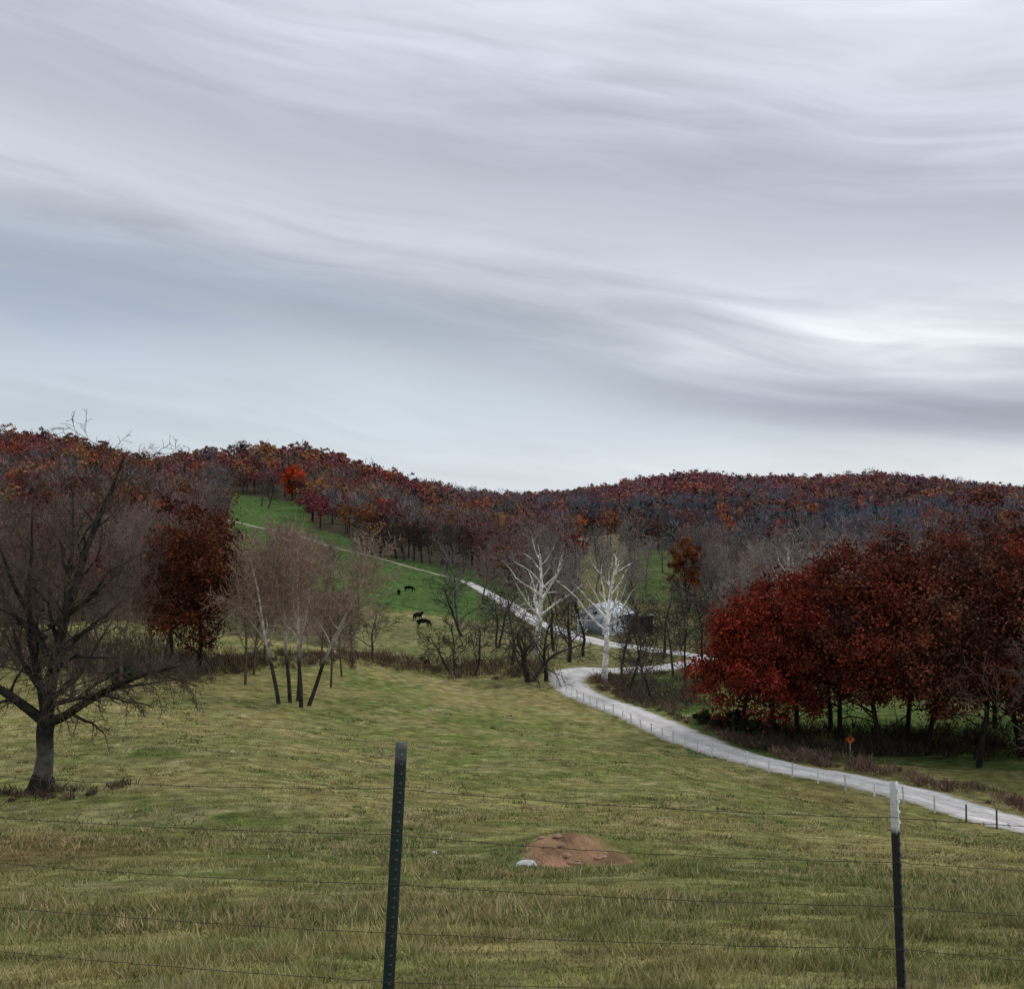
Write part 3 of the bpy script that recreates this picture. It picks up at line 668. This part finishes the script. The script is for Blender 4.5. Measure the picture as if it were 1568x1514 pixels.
def shrub(az,d,R,Hh,seed):
    rs=RS(seed); x,y=P(az,d); ncl=26; dd=rs.normal(0,1,(ncl,3)); dd/=np.linalg.norm(dd,axis=1,keepdims=True)
    cen=dd*(rs.rand(ncl,1)**.4)*np.array([R,R,Hh*.42])+np.array([0,0,Hh*.5])
    V,F,C=leaf_cloud(rs,cen,np.full(ncl,R*.35),110,.13,np.array([.035,.05,.022])*rs.uniform(.6,1.3,(ncl,1)))
    st=tube_arrays([([Vector((0,0,-.2)),Vector((0,0,Hh*.6))],[.08,.03],[(.05,.04,.03)]*2)],5)
    finish_tree('cedar_shrub',[('stem',*st,M_bark),('foliage',V,F,C,M_leaf)],(x,y,h1(x,y)))
for k,(a,d,R,Hh) in enumerate([(.205,107,1.0,2.6),(.217,104,1.2,2.2),(.236,103,.8,2.4),(.175,112,.9,1.4),(.19,110,1,1.3),(-.355,100,1.2,1.6)]): shrub(a,d,R,Hh,700+k)

# ------------------------------------------------------------------ farm shed
def box(name,x0,x1,y0,y1,z0,z1,col,mat,parent):
    V=[(x,y,z) for z in (z0,z1) for x,y in ((x0,y0),(x1,y0),(x1,y1),(x0,y1))]
    F=[(0,3,2,1),(4,5,6,7),(0,1,5,4),(1,2,6,5),(2,3,7,6),(3,0,4,7)]
    return mesh_obj(name,V,F,[col]*8,mat,parent=parent)
x,y=P(.085,196); z=h1(x,y)
b=empty('white_barn',(x,y,z)); b.rotation_euler[2]=math.radians(-24)
W,D,Hw,Hr=3.3,5.5,3.1,5.0; wh=(.62,.64,.68)
V=[(-W,-D,-.5),(W,-D,-.5),(W,D,-.5),(-W,D,-.5),(-W,-D,Hw),(W,-D,Hw),(W,D,Hw),(-W,D,Hw),(0,-D,Hr-.1),(0,D,Hr-.1)]
me=bpy.data.meshes.new('walls'); me.from_pydata(V,[],[(0,1,5,8,4),(1,2,6,5),(2,3,7,9,6),(3,0,4,7)])
a=me.color_attributes.new('Col','FLOAT_COLOR','POINT'); a.data.foreach_set('color',[v for _ in V for v in (*wh,1)])
o=bpy.data.objects.new('walls',me); scene.collection.objects.link(o); me.materials.append(M_wood); o.parent=b
rc=(.66,.70,.76); sl=(Hr-Hw)/W
for s_,nm_ in ((-1,'roof_left'),(1,'roof_right')):
    xe=s_*(W+.4); ze=Hw-sl*.4
    V=[(0,-D-.4,Hr),(xe,-D-.4,ze),(xe,D+.4,ze),(0,D+.4,Hr),(0,-D-.4,Hr+.12),(xe,-D-.4,ze+.12),(xe,D+.4,ze+.12),(0,D+.4,Hr+.12)]
    mesh_obj(nm_,V,[(0,1,2,3),(4,5,6,7),(0,1,5,4),(1,2,6,5),(2,3,7,6),(3,0,4,7)],[rc]*8,M_wood,parent=b)
box('door',-1.3,1.3,-D-.06,-D-.01,-.1,2.6,(.28,.30,.33),M_wood,b)
box('door_trim',-1.45,1.45,-D-.045,-D-.004,2.62,2.78,(.75,.75,.75),M_wood,b)
box('loft_window',-.4,.4,-D-.05,-D-.01,3.3,3.9,(.07,.08,.1),M_wood,b)
for k in range(3): box('side_window',W+.01,W+.05,-3.5+k*2.8,-2.6+k*2.8,1.2,2.1,(.07,.08,.1),M_wood,b)
for k in range(3): box('side_window_l',-W-.05,-W-.01,-3.5+k*2.8,-2.6+k*2.8,1.2,2.1,(.07,.08,.1),M_wood,b)
x,y=P(.112,199); z=h1(x,y); b2=empty('open_shed',(x,y,z)); b2.rotation_euler[2]=math.radians(-10)
box('back_wall',-3.4,3.4,2.4,2.5,-.5,2.5,(.22,.23,.25),M_wood,b2); box('side_wall',-3.4,-3.3,-2.4,2.4,-.5,2.7,(.25,.26,.28),M_wood,b2); box('side_wall_r',3.3,3.4,-2.4,2.4,-.5,2.7,(.25,.26,.28),M_wood,b2)
V=[(-3.7,-2.9,3.1),(3.7,-2.9,3.1),(3.7,2.9,2.6),(-3.7,2.9,2.6),(-3.7,-2.9,3.2),(3.7,-2.9,3.2),(3.7,2.9,2.7),(-3.7,2.9,2.7)]
mesh_obj('roof',V,[(0,1,2,3),(4,5,6,7),(0,1,5,4),(1,2,6,5),(2,3,7,6),(3,0,4,7)],[(.42,.45,.5)]*8,M_wood,parent=b2)
for k in range(3): box('post',-2.9+k*2.9-.07,-2.9+k*2.9+.07,-2.5,-2.36,-.4,3.0,(.12,.1,.09),M_wood,b2)

# ------------------------------------------------------------------ orange warning sign
x,y=P(.308,94.5); z=h1(x,y); sg=empty('orange_road_sign',(x,y,z))
box('post',-.035,.035,0,.05,-.3,1.9,(.3,.3,.3),M_wood,sg)
q=.42; V=[(0,-.02,1.75-q),(q,-.02,1.75),(0,-.02,1.75+q),(-q,-.02,1.75),(0,-.005,1.75-q),(q,-.005,1.75),(0,-.005,1.75+q),(-q,-.005,1.75)]
mesh_obj('diamond_panel',V,[(0,1,2,3),(7,6,5,4),(0,1,5,4),(1,2,6,5),(2,3,7,6),(3,0,4,7)],[(.40,.085,.02)]*8,M_paint,parent=sg)
box('symbol_bar',-.05,.05,-.03,-.024,1.6,1.9,(.02,.02,.02),M_paint,sg)
# ------------------------------------------------------------------ cows
M_cow=simple_noise_mat('black_hide',(.005,.005,.005),(.010,.009,.009),4,.9,.1,4,.05)
def cow(x,y,rot,graze,sc=1):
    V=[];R=[];E=[]
    def add(p,r,par=None):
        V.append(p);R.append(r)
        if par is not None: E.append((par,len(V)-1))
        return len(V)-1
    c=add((0,0,1.08),.40); f1=add((.5,0,1.06),.40,c); f2=add((.9,0,1.12),.32,f1); b1=add((-.5,0,1.1),.37,c); b2_=add((-.9,0,1.18),.27,b1)
    if graze: n1=add((1.2,0,.9),.19,f2); hd=add((1.4,0,.5),.15,n1); mz=add((1.52,0,.2),.085,hd); ez=.55;ex=1.36
    else: n1=add((1.25,0,1.30),.20,f2); hd=add((1.5,0,1.42),.16,n1); mz=add((1.85,0,1.27),.09,hd); ez=1.52;ex=1.46
    for s_ in (-1,1):
        add((ex,s_*.27,ez),.04,hd)
        a=add((.85,s_*.2,.85),.14,f2); k=add((.86,s_*.21,.45),.075,a); k=add((.84,s_*.21,.12),.055,k); add((.9,s_*.21,.03),.065,k)
        a=add((-.8,s_*.2,.85),.19,b2_); k=add((-.68,s_*.21,.62),.11,a); k=add((-.92,s_*.21,.42),.07,k); k=add((-.88,s_*.21,.1),.055,k); add((-.82,s_*.21,.03),.065,k)
    t=add((-1.16,0,1.2),.05,b2_); t=add((-1.22,0,.7),.03,t); add((-1.22,0,.5),.055,t)
    me=bpy.data.meshes.new('black_cow'); me.from_pydata(V,E,[]); o=bpy.data.objects.new('black_cow',me); scene.collection.objects.link(o)
    sk=o.modifiers.new('skin','SKIN'); 
    for i,r_ in enumerate(R): me.skin_vertices[0].data[i].radius=(r_,r_)
    me.skin_vertices[0].data[0].use_root=True
    sb=o.modifiers.new('sub','SUBSURF'); sb.levels=sb.render_levels=1
    me.materials.append(M_cow); o.location=(x,y,h1(x,y)); o.rotation_euler[2]=rot; o.scale=(sc,)*3
    return o
for a,d,ro,g,sc in [(-.0862,193,1.0,False,1.0),(-.0810,184,.6,True,1.05),(-.103,222,1.6,True,.85),(-.078,147,1.2,True,.7),(-.094,232,.4,True,.9)]:
    x,y=P(a,d); cow(x,y,ro,g,sc)

# ------------------------------------------------------------------ sky and light
w=bpy.data.worlds.new('World'); scene.world=w; w.use_nodes=True; nt=w.node_tree; N=nt.nodes; L=nt.links; N.clear()
out=N.new('ShaderNodeOutputWorld'); sky=N.new('ShaderNodeTexSky'); sky.sky_type='NISHITA'; sky.sun_disc=False
SE,SR=math.radians(38),math.radians(60); sky.sun_elevation=SE; sky.sun_rotation=SR
bg1=N.new('ShaderNodeBackground'); bg1.inputs[1].default_value=.08; L.new(sky.outputs[0],bg1.inputs[0])
tc=N.new('ShaderNodeTexCoord'); sp=N.new('ShaderNodeSeparateXYZ'); L.new(tc.outputs['Generated'],sp.inputs[0])
def M(op,a,b=None,c=None):
    m=N.new('ShaderNodeMath'); m.operation=op
    for i,v in enumerate((a,b,c)):
        if v is None: continue
        if isinstance(v,(int,float)): m.inputs[i].default_value=v
        else: L.new(v,m.inputs[i])
    return m.outputs[0]
Xo,Yo,Zo=sp.outputs
t0=M('ADD',Zo,M('MULTIPLY',Xo,.15))
def noise(vx,vy,vz,scale,det,ro,dist=0):
    cb=N.new('ShaderNodeCombineXYZ')
    for i,v in enumerate((vx,vy,vz)):
        if isinstance(v,(int,float)): cb.inputs[i].default_value=v
        else: L.new(v,cb.inputs[i])
    n=N.new('ShaderNodeTexNoise'); n.inputs['Scale'].default_value=scale; n.inputs['Detail'].default_value=det; n.inputs['Roughness'].default_value=ro; n.inputs['Distortion'].default_value=dist
    L.new(cb.outputs[0],n.inputs['Vector']); return M('SUBTRACT',n.outputs['Fac'],.5)
nA=noise(M('MULTIPLY',Xo,1.6),M('MULTIPLY',Yo,.6),M('MULTIPLY',t0,5),1.6,2,.5)
tw=M('ADD',t0,M('MULTIPLY',nA,.07))
nB=noise(M('MULTIPLY',Xo,5.0),M('MULTIPLY',Yo,1.2),M('MULTIPLY',tw,38),1.25,4,.5,.5)
nC=noise(M('MULTIPLY',Xo,2.5),Yo,M('MULTIPLY',t0,6),1.1,1,.5)
t=M('ADD',tw,M('MULTIPLY',nB,.06))
rp_=N.new('ShaderNodeValToRGB'); cr=rp_.color_ramp; cr.interpolation='B_SPLINE'
stops=[(0,(.70,.75,.80)),(.07,(.66,.715,.775)),(.115,(.60,.655,.72)),(.15,(.41,.455,.53)),(.185,(.45,.49,.56)),(.225,(.64,.675,.745)),(.26,(.65,.68,.755)),(.30,(.49,.51,.595)),(.345,(.54,.56,.65)),(.40,(.70,.74,.83)),(.50,(.80,.845,.925)),(1,(.85,.88,.94))]
while len(cr.elements)<len(stops): cr.elements.new(.5)
for e,(p,c) in zip(cr.elements,stops): e.position=p; e.color=(*c,1)
L.new(t,rp_.inputs[0])
def lobe(cx,cz,sx,sz,Zi=None):
    a=M('DIVIDE',M('SUBTRACT',Xo,cx),sx); b_=M('DIVIDE',M('SUBTRACT',Zi or Zo,cz),sz)
    return M('POWER',2.718,M('MULTIPLY',M('ADD',M('MULTIPLY',a,a),M('MULTIPLY',b_,b_)),-1))
def mixcol(f,c1,c2):
    m=N.new('ShaderNodeMix'); m.data_type='RGBA'; m.clamp_factor=True
    L.new(f,m.inputs[0]); L.new(c1,m.inputs[6]); m.inputs[7].default_value=(*c2,1); return m.outputs[2]
nS=M('ADD',1,M('MULTIPLY',nB,2.2))
Zw=M('ADD',M('ADD',M('ADD',Zo,M('MULTIPLY',M('SUBTRACT',Xo,.38),.12)),M('MULTIPLY',nA,.05)),M('MULTIPLY',nB,.03))
c=mixcol(M('MULTIPLY',M('MULTIPLY',lobe(.42,.158,.26,.034),.9),nS),rp_.outputs[0],(.86,.89,.93))
c=mixcol(M('MULTIPLY',lobe(.45,.035,.32,.028),.85),c,(.84,.86,.88))
c=mixcol(M('MULTIPLY',lobe(.38,.088,.24,.016,Zw),.95),c,(.36,.38,.46))
c=mixcol(M('MULTIPLY',M('MULTIPLY',lobe(-.45,.185,.25,.05),.6),nS),c,(.34,.41,.55))
c=mixcol(M('MULTIPLY',lobe(-.4,.10,.3,.05),.5),c,(.50,.61,.69))
mul=N.new('ShaderNodeVectorMath'); mul.operation='SCALE'; L.new(c,mul.inputs[0])
L.new(M('ADD',M('ADD',1.02,M('MULTIPLY',nB,.36)),M('MULTIPLY',nC,.20)),mul.inputs['Scale'])
bg2=N.new('ShaderNodeBackground'); L.new(mul.outputs[0],bg2.inputs[0]); bg2.inputs[1].default_value=1.0
mx=N.new('ShaderNodeMixShader'); mx.inputs[0].default_value=.92; L.new(bg1.outputs[0],mx.inputs[1]); L.new(bg2.outputs[0],mx.inputs[2]); L.new(mx.outputs[0],out.inputs[0])
sl_=bpy.data.lights.new('sun','SUN'); sl_.energy=1.2; sl_.angle=math.radians(20); sl_.color=(1,.96,.9)
so=bpy.data.objects.new('sun',sl_); scene.collection.objects.link(so)
dv=Vector((math.sin(SR)*math.cos(SE),math.cos(SR)*math.cos(SE),math.sin(SE)))
so.rotation_euler=dv.to_track_quat('Z','Y').to_euler()

cam=bpy.data.cameras.new('camera'); co=bpy.data.objects.new('camera',cam); scene.collection.objects.link(co)
co.location=(0,0,0); co.rotation_euler=(math.radians(90),0,0); cam.sensor_fit='HORIZONTAL'; cam.sensor_width=36; cam.lens=38.6; cam.shift_y=.0274
cam.clip_start=.05; cam.clip_end=9000
scene.camera=co
